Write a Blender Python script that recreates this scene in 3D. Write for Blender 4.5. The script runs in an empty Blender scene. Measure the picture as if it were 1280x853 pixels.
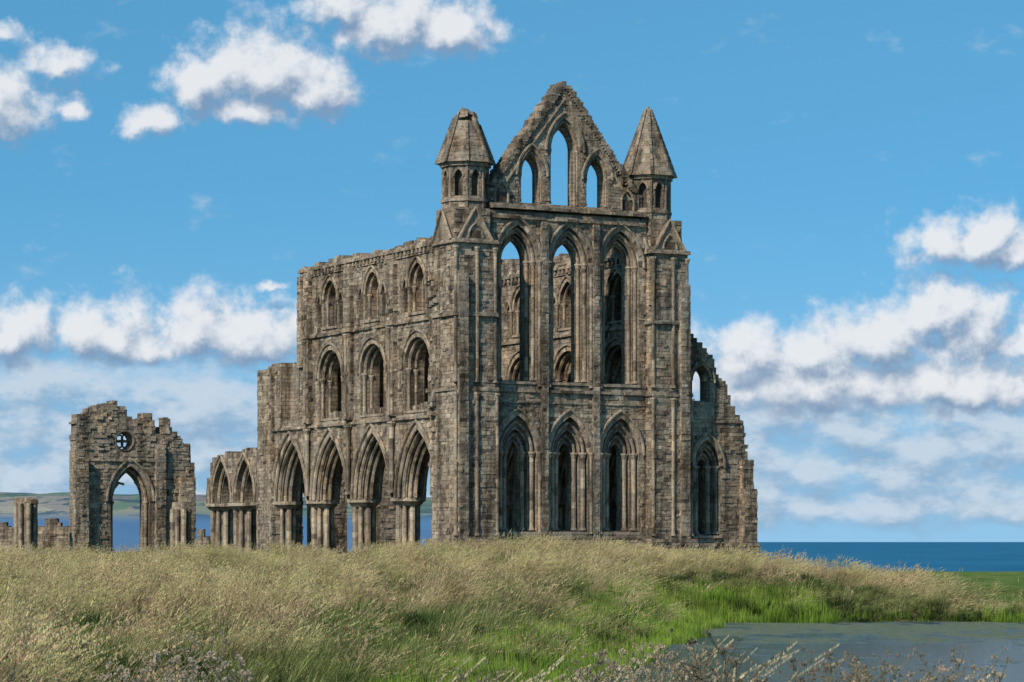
import bpy, bmesh, math, random
import numpy as np
from mathutils import Vector, noise
from mathutils.geometry import delaunay_2d_cdt
R=random.Random(7)
scene=bpy.context.scene
scene.view_settings.view_transform='Standard'
scene.view_settings.look='None'
scene.view_settings.exposure=0
COL=scene.collection
FPX=3420.0; CAMZ=0.9; HZ=676.0
# ------------------------------------------------------------------ camera
cam=bpy.data.cameras.new("camera"); camo=bpy.data.objects.new("camera",cam); COL.objects.link(camo)
camo.location=(0,0,CAMZ); camo.rotation_euler=(math.radians(90),0,0)
cam.sensor_width=36; cam.lens=FPX/1280*36; cam.shift_y=(HZ-426.5)/1280; cam.clip_end=200000; cam.clip_start=0.5
scene.camera=camo
# ------------------------------------------------------------------ node helpers
class NT:
    def __init__(s,nt): s.nt=nt
    def n(s,t,**k):
        nd=s.nt.nodes.new(t)
        for a,b in k.items(): setattr(nd,a,b)
        return nd
    def l(s,a,b): s.nt.links.new(a,b)
    def put(s,sock,v):
        if isinstance(v,bpy.types.NodeSocket): s.l(v,sock)
        elif v is not None:
            if isinstance(v,(int,float)) and hasattr(sock.default_value,'__len__'):
                v=(v,)*3+((1.,) if len(sock.default_value)==4 else ())
            sock.default_value=v
    def m(s,op,a,b=None,c=None,clamp=False):
        nd=s.n('ShaderNodeMath',operation=op); nd.use_clamp=clamp
        s.put(nd.inputs[0],a); s.put(nd.inputs[1],b); s.put(nd.inputs[2],c)
        return nd.outputs[0]
    def vm(s,op,a,b=None):
        nd=s.n('ShaderNodeVectorMath',operation=op)
        s.put(nd.inputs[0],a); s.put(nd.inputs[1],b)
        return nd.outputs['Value'] if op in('LENGTH','DOT_PRODUCT') else nd.outputs[0]
    def sep(s,v):
        nd=s.n('ShaderNodeSeparateXYZ'); s.put(nd.inputs[0],v); return nd.outputs
    def comb(s,x,y,z):
        nd=s.n('ShaderNodeCombineXYZ'); s.put(nd.inputs[0],x); s.put(nd.inputs[1],y); s.put(nd.inputs[2],z); return nd.outputs[0]
    def noise(s,vec,scale,detail=4,rough=.55,col=False):
        nd=s.n('ShaderNodeTexNoise'); s.put(nd.inputs['Vector'],vec)
        nd.inputs['Scale'].default_value=scale; nd.inputs['Detail'].default_value=detail; nd.inputs['Roughness'].default_value=rough
        return nd.outputs['Color'] if col else nd.outputs['Fac']
    def mix(s,f,a,b,mode='MIX'):
        nd=s.n('ShaderNodeMix',data_type='RGBA',blend_type=mode)
        s.put(nd.inputs[0],f); s.put(nd.inputs[6],a); s.put(nd.inputs[7],b); return nd.outputs[2]
    def smooth(s,v,a,b,c=0.,d=1.):
        nd=s.n('ShaderNodeMapRange',interpolation_type='SMOOTHSTEP')
        s.put(nd.inputs[0],v); nd.inputs[1].default_value=a; nd.inputs[2].default_value=b; nd.inputs[3].default_value=c; nd.inputs[4].default_value=d
        return nd.outputs[0]
    def ramp(s,f,stops):
        nd=s.n('ShaderNodeValToRGB'); s.put(nd.inputs[0],f); e=nd.color_ramp.elements
        while len(e)<len(stops): e.new(.5)
        for i,(p,c) in enumerate(stops): e[i].position=p; e[i].color=(*c,1)
        return nd.outputs[0]
def newmat(name):
    m=bpy.data.materials.new(name); m.use_nodes=True; m.node_tree.nodes.clear(); return m,NT(m.node_tree)
def finish(t,col,rough=.9,bump=None,bstr=.5,bdist=.05,spec=.2,trans=None):
    p=t.n('ShaderNodeBsdfPrincipled'); t.put(p.inputs['Base Color'],col); t.put(p.inputs['Roughness'],rough)
    p.inputs['Specular IOR Level'].default_value=spec
    o=t.n('ShaderNodeOutputMaterial')
    if bump is not None:
        b=t.n('ShaderNodeBump'); b.inputs['Strength'].default_value=bstr; b.inputs['Distance'].default_value=bdist
        t.l(bump,b.inputs['Height']); t.l(b.outputs[0],p.inputs['Normal'])
    if trans:
        tr=t.n('ShaderNodeBsdfTranslucent'); t.put(tr.inputs[0],col)
        mx=t.n('ShaderNodeMixShader'); mx.inputs[0].default_value=trans
        t.l(p.outputs[0],mx.inputs[1]); t.l(tr.outputs[0],mx.inputs[2]); t.l(mx.outputs[0],o.inputs[0])
    else: t.l(p.outputs[0],o.inputs[0])
# ------------------------------------------------------------------ stone
def stone(name,gain=1.0):
    m,t=newmat(name)
    oc=t.n('ShaderNodeTexCoord').outputs['Object']
    x,y,z=t.sep(oc)[:3]
    at=t.n('ShaderNodeAttribute'); at.attribute_name='tint'; tint=at.outputs['Fac']
    br=t.n('ShaderNodeTexBrick'); 
    wob=t.noise(oc,1.3,2)
    t.l(t.comb(t.m('ADD',x,y),t.m('ADD',z,t.m('MULTIPLY',wob,.05)),0.),br.inputs['Vector'])
    br.inputs['Color1'].default_value=(.65,.65,.65,1); br.inputs['Color2'].default_value=(1.1,1.1,1.1,1); br.inputs['Mortar'].default_value=(.4,.4,.4,1)
    br.inputs['Scale'].default_value=1; br.inputs['Mortar Size'].default_value=.015; br.inputs['Mortar Smooth'].default_value=.3
    br.inputs['Brick Width'].default_value=.5; br.inputs['Row Height'].default_value=.24; br.inputs['Bias'].default_value=0.
    isbase=t.smooth(tint,-.05,.0,1.,0.)
    tt=t.m('ADD',t.mix(isbase,tint,.45),t.m('MULTIPLY',t.m('SUBTRACT',t.noise(oc,.7,5,.6),.5),.6))
    tt=t.m('ADD',tt,t.m('MULTIPLY',t.m('SUBTRACT',t.noise(oc,4.,5,.72),.5),.6),clamp=True)
    col=t.ramp(tt,[(0.,(.055,.042,.032)),(.22,(.13,.098,.072)),(.42,(.23,.177,.128)),(.6,(.32,.25,.18)),(.78,(.41,.33,.238)),(1.,(.52,.44,.34))])
    col=t.mix(t.m('MULTIPLY',isbase,.9),col,br.outputs['Color'],'MULTIPLY')
    oy=t.smooth(t.noise(t.vm('ADD',oc,(11.,3.,7.)),.55,5,.65),.5,.68)
    col=t.mix(t.m('MULTIPLY',oy,.4),col,t.mix(1.,col,(1.32,1.05,.75,1),'MULTIPLY'))
    g=t.smooth(t.noise(oc,.4,6,.65),.48,.66)
    col=t.mix(t.m('MULTIPLY',g,.55),col,t.mix(.5,col,(.24,.225,.20,1)))
    st=t.noise(t.comb(t.m('MULTIPLY',x,1.5),t.m('MULTIPLY',y,1.5),t.m('MULTIPLY',z,.16)),1.,6,.7)
    s2=t.smooth(st,.45,.64,1.,.36)
    sp=t.smooth(t.noise(t.vm('ADD',oc,(5.,9.,2.)),1.7,6,.75),.52,.67,1.,.48)
    pit=t.smooth(t.noise(oc,12.,3,.7),.53,.68,1.,.45)
    q=t.m('MULTIPLY',t.m('MULTIPLY',s2,sp),t.m('MULTIPLY',pit,gain))
    col=t.mix(1.,col,t.comb(q,q,q),'MULTIPLY')
    h=t.m('ADD',t.m('MULTIPLY',t.noise(oc,7.,6,.75),1.),t.m('MULTIPLY',t.m('MULTIPLY',t.sep(br.outputs['Color'])[0],isbase),.6))
    finish(t,col,.95,h,1.,.1,.06)
    return m
M_STONE=stone("weathered_sandstone",1.42)
M_ROOF=stone("spire_sandstone",1.2)
# ------------------------------------------------------------------ mesh builder
def tnt(x,y,z):
    n=noise.noise(Vector((x*.35,y*.35,z*.35)))
    v=.45+.16*n+R.gauss(0,.09)
    if R.random()<.06: v=R.uniform(.08,.25)
    if R.random()<.03: v=R.uniform(.65,.78)
    return min(.98,max(.04,v))
class MB:
    def __init__(s): s.v=[]; s.f=[]; s.t=[]
    def face(s,idx,t): s.f.append(idx); s.t.append(t)
    def hexa(s,P,t):
        b=len(s.v); s.v+=P
        for q in((0,1,2,3),(7,6,5,4),(0,4,5,1),(1,5,6,2),(2,6,7,3),(3,7,4,0)): s.face(tuple(b+i for i in q),t)
    def obj(s,name,parent=None,mat=None,label=None):
        me=bpy.data.meshes.new(name); me.from_pydata(s.v,[],s.f)
        a=me.attributes.new('tint','FLOAT','FACE'); a.data.foreach_set('value',s.t)
        me.materials.append(mat or M_STONE)
        bm=bmesh.new(); bm.from_mesh(me); bmesh.ops.recalc_face_normals(bm,faces=bm.faces); bm.to_mesh(me); bm.free()
        o=bpy.data.objects.new(name,me); COL.objects.link(o)
        if parent: o.parent=parent
        if label: o['label']=label
        return o
def P3(F,s,d,z): return (F[0]+s*F[2]+d*F[4],F[1]+s*F[3]+d*F[5],z)
def box(mb,F,s0,s1,d0,d1,z0,z1,t=-1.,j=0.):
    def q(s,d,z): 
        if j: s+=R.uniform(-j,j); d+=R.uniform(-j,j); z+=R.uniform(-j,j)
        return P3(F,s,d,z)
    mb.hexa([q(s0,d0,z0),q(s1,d0,z0),q(s1,d1,z0),q(s0,d1,z0),q(s0,d0,z1),q(s1,d0,z1),q(s1,d1,z1),q(s0,d1,z1)],t)
def inpoly(x,y,poly):
    c=False; j=len(poly)-1
    for i in range(len(poly)):
        xi,yi=poly[i]; xj,yj=poly[j]
        if (yi>y)!=(yj>y) and x<(xj-xi)*(y-yi)/(yj-yi)+xi: c=not c
        j=i
    return c
def bb(p): xs=[a for a,_ in p]; ys=[b for _,b in p]; return (min(xs),max(xs),min(ys),max(ys))
def slab(mb,F,outl,holes,d0,d1,t=-1.):
    V=[];E=[]
    for poly in [outl]+holes:
        b=len(V); n=len(poly); V+=[Vector(p) for p in poly]; E+=[(b+i,b+(i+1)%n) for i in range(n)]
    vs,es,fs,_,_,_=delaunay_2d_cdt(V,E,[],0,1e-4)
    keep=[]
    hb=[(h,bb(h)) for h in holes]
    for f in fs:
        cx=sum(vs[i].x for i in f)/3; cy=sum(vs[i].y for i in f)/3
        if not inpoly(cx,cy,outl): continue
        if any(b[0]<cx<b[1] and b[2]<cy<b[3] and inpoly(cx,cy,h) for h,b in hb): continue
        keep.append(tuple(f))
    b=len(mb.v); n=len(vs)
    mb.v+=[P3(F,p.x,d0,p.y) for p in vs]+[P3(F,p.x,d1,p.y) for p in vs]
    ec={}
    for f in keep:
        mb.face(tuple(b+i for i in f),t); mb.face(tuple(b+n+i for i in reversed(f)),t)
        for i in range(3):
            e=(f[i],f[(i+1)%3]); k=(min(e),max(e)); ec.setdefault(k,[]).append(e)
    for k,l in ec.items():
        if len(l)==1:
            a,c=l[0]; mb.face((b+c,b+a,b+n+a,b+n+c),t)
def courses(mb,F,d,outl,holes,sgn=-1,h=.21,prot=.045,lmin=.22,lmax=.56,miss=.045,gap=.008):
    b=bb(outl); hb=[(q,bb(q)) for q in holes]
    def ok(s0,s1,z0,z1):
        for a in(0.02,.5,.98):
            for c in(0.02,.5,.98):
                x=s0+(s1-s0)*a; y=z0+(z1-z0)*c
                if not inpoly(x,y,outl): return False
                for q,w in hb:
                    if w[0]<x<w[1] and w[2]<y<w[3] and inpoly(x,y,q): return False
        return True
    z=b[2]
    while z<b[3]-.1:
        hh=h*R.uniform(.65,1.3); z1=min(z+hh,b[3]); s=b[0]-R.uniform(0,.4); rowt=R.uniform(-.07,.07)
        while s<b[1]:
            L=R.uniform(lmin,lmax); segs=[(max(s,b[0]),min(s+L,b[1]))]; s+=L; it=0
            while segs:
                a,c=segs.pop()
                if c-a<.12: continue
                if ok(a,c,z,z1):
                    if R.random()<miss: continue
                    pr=prot*R.uniform(.1,1.)*(1 if R.random()<.9 else 1.9)
                    x,y,_=P3(F,a,d,z); t=min(.98,max(.03,tnt(x,y,z)+rowt))
                    da,db=(d+sgn*pr,d-sgn*.04)
                    box(mb,F,a+gap,c-gap,min(da,db),max(da,db),z+gap,z1-gap,t,.011)
                else:
                    if it<12 and c-a>.25: mdl=(a+c)/2; segs+=[(a,mdl),(mdl,c)]; it+=1
        z=z1
def cladbox(mb,F,s0,s1,d0,d1,z0,z1,sides='fblr',prot=.05,**k):
    box(mb,F,s0,s1,d0,d1,z0,z1)
    r=lambda a,b:[(a,z0),(b,z0),(b,z1),(a,z1)]
    if 'f' in sides: courses(mb,F,d0,r(s0,s1),[],-1,prot=prot,**k)
    if 'b' in sides: courses(mb,F,d1,r(s0,s1),[],1,prot=prot,**k)
    G=(F[0],F[1],F[4],F[5],F[2],F[3])
    if 'l' in sides: courses(mb,G,s0,r(d0,d1),[],-1,prot=prot,**k)
    if 'r' in sides: courses(mb,G,s1,r(d0,d1),[],1,prot=prot,**k)
def arch(cx,w,zs,rise,n=9):
    h=w/2; rise=max(rise,h*1.001); Rr=(h*h+rise*rise)/w; a=math.atan2(rise,Rr-h)
    L=[(cx-h+Rr-Rr*math.cos(a*i/n),zs+Rr*math.sin(a*i/n)) for i in range(n+1)]
    return L+[(2*cx-x,z) for x,z in reversed(L[:-1])]
def ahole(cx,w,z0,zs,rise,n=9): return [(cx-w/2,z0)]+arch(cx,w,zs,rise,n)+[(cx+w/2,z0)]
def ring(mb,F,cx,w,zs,rise,t,d0,d1,n=9,prot=.03):
    A=arch(cx,w,zs,rise,n); B=arch(cx,w+2*t,zs,rise+t*1.25,n)
    for i in range(len(A)-1):
        p=R.uniform(0,prot); x,y,_=P3(F,A[i][0],d0,0)
        a,b,c,e=A[i],A[i+1],B[i+1],B[i]
        mb.hexa([P3(F,q[0],d0-p,q[1]) for q in(a,b,c,e)]+[P3(F,q[0],d1,q[1]) for q in(a,b,c,e)],tnt(x,y,A[i][1])+.06)
def cyl(mb,F,s,d,z0,z1,r0,r1=None,n=8,t=.5):
    r1=r0 if r1 is None else r1; b=len(mb.v)
    for z,r in((z0,r0),(z1,r1)):
        for i in range(n):
            a=2*math.pi*(i+.5)/n; mb.v.append(P3(F,s+r*math.cos(a),d+r*math.sin(a),z))
    for i in range(n): mb.face((b+i,b+(i+1)%n,b+n+(i+1)%n,b+n+i),t)
    mb.face(tuple(b+i for i in reversed(range(n))),t); mb.face(tuple(b+n+i for i in range(n)),t)
def shaft(mb,F,s,d,z0,z1,r):
    z=z0
    while z<z1-.01:
        zz=min(z1,z+R.uniform(.4,.8)); x,y,_=P3(F,s,d,z); cyl(mb,F,s,d,z,zz-.012,r*R.uniform(.92,1.03),None,8,tnt(x,y,z)+.05); z=zz
    cyl(mb,F,s,d,z1-.02,z1+.22,r*1.05,r*1.75,8,.5); cyl(mb,F,s,d,z1+.2,z1+.3,r*1.9,r*1.9,8,.6)
    cyl(mb,F,s,d,z0-.02,z0+.14,r*1.7,r*1.2,8,.4)
def tube(mb,F,pts,d,r,n=6,tr=(.28,.62)):
    b0=len(mb.v); m=len(pts)
    for i,(s,z) in enumerate(pts):
        a=pts[max(0,i-1)]; c=pts[min(m-1,i+1)]; tx,tz=c[0]-a[0],c[1]-a[1]; L=math.hypot(tx,tz) or 1; nx,nz=-tz/L,tx/L; rr=r*R.uniform(.88,1.06)
        for k in range(n):
            th=2*math.pi*k/n; mb.v.append(P3(F,s+nx*rr*math.cos(th),d+rr*math.sin(th),z+nz*rr*math.cos(th)))
    for i in range(m-1):
        t=R.uniform(*tr)
        for k in range(n):
            mb.face((b0+i*n+k,b0+i*n+(k+1)%n,b0+(i+1)*n+(k+1)%n,b0+(i+1)*n+k),t)
def string(mb,F,s0,s1,d,z,h=.2,proud=.12,back=.1):
    s=s0
    while s<s1-.02:
        e=min(s1,s+R.uniform(.4,1.0)); x,y,_=P3(F,s,d,z)
        p=proud*R.uniform(.7,1.1)*(.3 if R.random()<.1 else 1)
        box(mb,F,s,e,d-p,d+back,z,z+h*.55,tnt(x,y,z),.008)
        box(mb,F,s,e,d-p*.5,d+back,z+h*.55-.012,z+h,tnt(x,y,z),.004)
        s=e
def rag(pts,step=.35,amp=.12):
    out=[]
    for (a,b),(c,d) in zip(pts[:-1],pts[1:]):
        L=math.hypot(c-a,d-b); n=max(1,int(L/step))
        out.append((a,b)); px,pz=a,b
        for i in range(1,n+1):
            f=i/n; x=a+(c-a)*f; z=b+(d-b)*f
            if i<n: x+=R.uniform(-amp,amp); z+=R.uniform(-amp,amp)
            if abs(c-a)>.05 or i<n: 
                if R.random()<.5: out.append((x,pz))
                else: out.append((px,z))
            out.append((x,z)); px,pz=x,z
    res=[out[0]]
    for p in out[1:]:
        if math.hypot(p[0]-res[-1][0],p[1]-res[-1][1])>.02: res.append(p)
    return res
# ------------------------------------------------------------------ abbey
CX,CY=-3.3,150.0; YAW=math.radians(28)
def empty(name,loc,rot=0,**k):
    e=bpy.data.objects.new(name,None); e.location=loc; e.rotation_euler=(0,0,rot); COL.objects.link(e); e.empty_display_size=.5
    for a,b in k.items(): e[a]=b
    return e
AB=empty("ruined_abbey",(CX,CY,0),YAW,label="roofless gothic sandstone abbey ruin with gable and twin turrets",category="abbey")
FE=(0,0,1,0,0,1); FS=(0,0,0,1,1,0); UC=7.38
def rect(a,b,c,d): return [(a,c),(b,c),(b,d),(a,d)]
ELAY=[(0,.32),(.32,.64),(.64,1.1)]
EH=[[],[],[]]; EB=[]
def window(F,cx,w,z0,zs,rise,base,H,lays,B=None,step=.2,vt=.26,parent=AB,hood=True,nshaft=2,name="lancet_window"):
    mb=MB(); d0=lays[0][0]
    for k in range(len(lays)):
        wk=w-2*k*step; H[k].append(ahole(cx,wk,z0+.04*k,zs,rise*wk/w+.02))
    if B is not None: B.append(ahole(cx,w+.02,z0,zs,rise)); B.append([p for p in arch(cx,w+2*vt,zs,rise+vt*1.25)]+[(cx+w/2,zs),(cx-w/2,zs)])
    ring(mb,F,cx,w,zs,rise,vt,d0-.03,d0+.1,9,.05)
    for k in range(1,min(len(lays),nshaft+1)):
        wk=w-2*k*step; o=wk/2+step*.5; dd=lays[k][0]-.11
        for sg in(-1,1): shaft(mb,F,cx+sg*o,dd,z0+.1,zs-.3,min(.13,step*.45))
        tube(mb,F,arch(cx,2*o,zs,rise*2*o/w),dd,.1)
        tube(mb,F,arch(cx,wk+.04,zs,rise*wk/w),lays[k][0]-.02,.05)
    if hood:
        tube(mb,F,arch(cx,w+2*vt+.12,zs-.1,rise+vt*1.25+.16),d0-.08,.085)
    if nshaft: box(mb,F,cx-w/2-.1,cx+w/2+.1,d0-.1,d0+.5,z0-.16,z0-.01,.5,.01)
    return mb.obj(name,parent)
for k,(du) in enumerate((-3.3,0,3.3)):
    window(FE,UC+du,2.4,1.4,5.85,2.0,0,EH,ELAY,EB,step=.42)
    window(FE,UC+du,2.4,9.75,16.5,1.95,0,EH,ELAY,EB,step=.24)
window(FE,16.45,1.75,1.2,5.2,1.5,0,EH,ELAY,EB,step=.3)
window(FE,16.1,1.2,8.9,10.1,.9,0,EH,ELAY,EB,step=.06,vt=.18,nshaft=0,name="small_window")
mb=MB()
eo=[(0.3,0),(14.6,0),(14.6,19.2),(.3,19.2)]
for (a,b),h in zip(ELAY,EH): slab(mb,FE,eo,[q for q in h if q[0][0]<14],a-(.003 if a else 0),b)
courses(mb,FE,0,rect(2.35,12.35,0,18.9),[q for q in EB if q[0][0]<14.],-1)
courses(mb,FE,1.1,rect(2.0,12.6,0,18.9),[q for q in EH[2] if q[0][0]<14],1)
mb.obj("east_wall",AB)
# aisle wall
mb=MB()
al=[(14.7,-.6),(19.45,-.6),(19.45,4.8)]+rag([(19.42,5.2),(19.2,6.1),(19.05,7.4),(18.75,8.2),(18.25,8.7),(17.9,9.7),(17.3,10.3),(16.9,11.4),(16.2,12.0),(15.6,12.8),(14.7,13.9)],.28,.1)[1:]
for (a,b),h in zip(((0,.25),(.25,.5),(.5,.9)),EH): slab(mb,FE,al,[q for q in h if q[0][0]>14],a-(.003 if a else 0)+.05,b+.05)
courses(mb,FE,.05,al,[q for q in EB if q[0][0]>14],-1,miss=.07)
courses(mb,FE,.95,al,[q for q in EH[2] if q[0][0]>14],1)
cladbox(mb,FE,18.7,19.55,-.55,.2,-.6,3.9,'flr')
cladbox(mb,FE,18.75,19.45,-.3,.2,3.9,5.6,'flr')
cladbox(mb,FE,14.9,19.65,-.7,.1,-.8,.75,'flr')
for i in range(34):
    f=R.random(); s=14.9+4.1*f; z=13.3-6.3*f+R.uniform(-.9,.0); box(mb,FE,s,s+R.uniform(.25,.5),R.uniform(.06,.4),R.uniform(.6,.9),z,z+.24,R.uniform(.2,.65),.04)
mb.obj("aisle_end_wall",AB)
def strobj(F,*a,name="string_course"):
    mb=MB(); string(mb,F,*a); mb.obj(name,AB)
strobj(FE,2.4,12.3,0,9.15,.28,.2); strobj(FE,2.4,12.3,0,8.55,.14,.1)
strobj(FE,2.4,12.3,0,18.75,.25,.22); strobj(FE,2.4,12.3,0,19.3,.28,.3,1.2)
strobj(FE,2.4,12.3,0,1.0,.25,.2); strobj(FE,14.9,18.9,.05,7.7,.2,.12)
mb=MB()
cladbox(mb,FE,2.3,12.4,-.32,.1,-.8,.95,'f'); cladbox(mb,FE,2.3,12.4,-.55,.1,-.8,.4,'f'); 
mb.obj("plinth",AB)
for s in(UC-1.65,UC+1.65):
    mb=MB(); cladbox(mb,FE,s-.2,s+.2,-.24,.05,.9,18.7,'flr',lmin=.4,lmax=.44,prot=.03)
    for a in(-.3,.3): shaft(mb,FE,s+a,-.1,9.5,16.2,.09); shaft(mb,FE,s+a,-.1,1.3,5.55,.09)
    mb.obj("pilaster",AB)
def corner(u0,u1,nr):
    mb=MB()
    cladbox(mb,FE,u0-.25,u1+.2,-1.15,2.3,-.8,1.0,'flr')
    cladbox(mb,FE,u0,u1,-.85,2.0,1.0,9.2,'flrb')
    cladbox(mb,FE,u0+.08,u1-.06-nr,-.72,1.95,9.2,17.3,'flrb')
    cladbox(mb,FE,u0+.2,u1-.15-nr,-.25,1.9,17.3,19.2,'flrb')
    for z in(9.1,13.2,17.2):
        e=u1+.05-(nr if z>10 else 0)
        string(mb,FE,u0-.05,e,-.82,z,.22,.14,.3)
        FSl=(u0,0,0,1,1,0); string(mb,FSl,-.8,1.9,0,z,.22,.14,.3)
    for (s,d) in((u0+.02,-.83),(u1-.02,-.83),(u0+(u1-u0)*.5,-.9)): 
        shaft(mb,FE,s,d,1.2,8.7,.1); shaft(mb,FE,s+(.06 if s<u1-.1 else -.06-nr),d+.1,9.6,16.7,.1)
    c=(u0+u1-nr)/2; w=.95; dd,zz=-.7,17.4
    slab(mb,FE,[(c-w,zz),(c+w,zz),(c,zz+1.65)],[],dd,dd+.7,.45)
    tube(mb,FE,[(c-w-.08,zz),(c,zz+1.75),(c+w+.08,zz)],dd-.02,.1)
    tube(mb,FE,arch(c,.9,zz+.1,.8),dd-.04,.06)
    box(mb,FE,c-.3,c+.3,dd-.02,dd+.1,zz+.1,zz+.5,.1)
    G=(u0+.08,0,0,1,1,0)
    slab(mb,G,[(-.3,17.4),(1.7,17.4),(.7,19.0)],[],-.12,.5,.45); tube(mb,G,[(-.4,17.4),(.7,19.1),(1.8,17.4)],-.14,.1)
    return mb.obj("corner_buttress",AB)
corner(-.2,2.38,0); corner(12.35,14.92,.18)
mb=MB(); cladbox(mb,FE,-.05,.5,-1.05,-.7,-.5,15.5,'flr',lmin=.55,lmax=.57,prot=.03); mb.obj("buttress",AB)
mb=MB(); cladbox(mb,FE,14.1,14.7,-1.05,-.7,-.5,15.5,'flr',lmin=.6,lmax=.62,prot=.03); mb.obj("buttress",AB)
# gable
mb=MB(); GH=[[],[],[]]; GL=[(.55,.8),(.8,1.05),(1.05,1.4)]; GB=[]
window(FE,UC,1.9,19.75,22.9,1.75,0,GH,GL,GB,step=.14,vt=.22,nshaft=1,name="gable_window")
for sg in(-1,1): window(FE,UC+sg*2.1,1.45,19.75,21.4,1.35,0,GH,GL,GB,step=.12,vt=.2,nshaft=1,name="gable_window")
go=[(2.3,19.2),(12.45,19.2)]+rag([(12.45,20.5),(11.4,21.0),(UC+.12,26.75)],.34,.07)+rag([(UC-.12,26.75),(3.3,21.3),(2.3,20.6)],.34,.07)
for (a,b),h in zip(GL,GH): slab(mb,FE,go,h,a-.002,b)
courses(mb,FE,.55,go,GB,-1,h=.21,lmax=.5); 
mb.obj("gable",AB)
def coping(a,b):
    mb=MB(); n=40
    for i in range(n):
        f=(i+.1*R.random())/n; s=a[0]+(b[0]-a[0])*f; z=a[1]+(b[1]-a[1])*f; L=.2
        box(mb,FE,s-L,s+L*.8,.42,1.55,z-.16,z+.1+R.uniform(-.1,.08),R.uniform(.2,.55),.03)
    mb.obj("gable_coping",AB)
coping((2.9,20.9),(UC-.1,26.6)); coping((11.9,20.9),(UC+.1,26.6))
mb=MB(); tube(mb,FE,[(3.2,20.3),(UC,25.75),(11.6,20.3)],.5,.08); mb.obj("gable_moulding",AB)
for sg in(-1,1):
    mb=MB(); c=UC+sg*4.05
    tube(mb,FE,ahole(c,.8,19.7,20.2,.6),.45,.07); box(mb,FE,c-.3,c+.3,.5,.6,19.75,20.3,.1)
    mb.obj("blind_panel",AB)
def turret(c,d,tip,zt,broken):
    mb=MB(); n=8; r=1.28
    cyl(mb,FE,c,d,18.,21.6,.95,None,8,.1)  # core tinted dark, painting shade into the lancet recesses
    a=r*math.cos(math.pi/8); wf=2*r*math.sin(math.pi/8)
    for i in range(8):
        th=2*math.pi*i/8; nx,ny=math.cos(th),math.sin(th)
        F=(c+nx*a,d+ny*a,-ny,nx,-nx,-ny)
        lay=rect(-wf/2,wf/2,18.6,21.75); hole=ahole(0,.46,19.9,20.95,.4,5)
        slab(mb,F,lay,[hole],0,.28)
        courses(mb,F,0,lay,[ahole(0,.6,19.8,20.95,.55,5)],-1,prot=.03,lmin=.3,lmax=.55,h=.22)
        ring(mb,F,0,.46,20.95,.4,.12,-.05,.05,4)
        cyl(mb,F,-wf/2,0.02,18.7,21.6,.08,None,6,.45)
        for z,h,p in((18.5,.2,.12),(19.6,.16,.1),(21.55,.2,.14)):
            box(mb,F,-wf/2-p*.4,wf/2+p*.4,-p,.2,z,z+h,R.uniform(.3,.6),.004)
    tb=mb.obj("turret",AB)
    mb=MB(); N=16; r0=1.62; z0=21.75
    def oc(r,A):
        A2=(A-math.pi/8)%(math.pi/4)-math.pi/8; rr=r*math.cos(math.pi/8)/math.cos(A2) ; return (c+rr*math.cos(A),d+rr*math.sin(A))
    for i in range(N):
        f0=i/N; f1=(i+1)/N; ra=r0+(tip-r0)*f0; rb=r0+(tip-r0)*f1; za=z0+(zt-z0)*f0; zb=z0+(zt-z0)*f1; row=R.uniform(-.05,.05)
        for k in range(8):
            m=max(1,int(4-4*f0))
            for q in range(m):
                A0=2*math.pi*(k+q/m+.5)/8; A1=2*math.pi*(k+(q+1)/m+.5)/8
                jj=R.uniform(0,.03)
                if broken and i>=N-3 and R.random()<.35: continue
                p=[oc(ra+.01+jj,A0),oc(ra+.01+jj,A1),oc(rb+jj,A1),oc(rb+jj,A0)]
                mb.hexa([(p[0][0],p[0][1],za),(p[1][0],p[1][1],za),(c,d,za),(c,d,za+.001),(p[3][0],p[3][1],zb),(p[2][0],p[2][1],zb),(c,d,zb),(c,d,zb+.001)],.47+row+R.gauss(0,.06))
    for k in range(8):
        A=2*math.pi*(k+.5)/8; ca,sa=math.cos(A),math.sin(A); w=.07
        for i in range(9):
            if broken and i>=7 and R.random()<.5: continue
            f0,f1=i/9,(i+1)/9-.01; P=[]
            for f in(f0,f1):
                rr=r0+.02+(tip-r0)*f; z=z0+(zt-z0)*f
                for e,o in((.07,-w),(.07,w),(-.15,w),(-.15,-w)): P.append((c+(rr+e)*ca-o*sa,d+(rr+e)*sa+o*ca,z))
            mb.hexa(P,R.uniform(.3,.6))
    if broken:
        for q in range(6): a_=R.uniform(-.35,.2); b_=R.uniform(-.35,.2); box(mb,FE,c+a_,c+a_+.3,d+b_,d+b_+.3,zt-.25,zt+R.uniform(-.05,.25),.4,.05)
    else: cyl(mb,FE,c,d,zt-.02,zt+.12,tip*.9,tip*.6,8,.5)
    s=mb.obj("turret_spire",tb,M_ROOF)
turret(1.42,1.15,.5,24.65,True); turret(13.2,1.15,.14,25.7,False)
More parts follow.
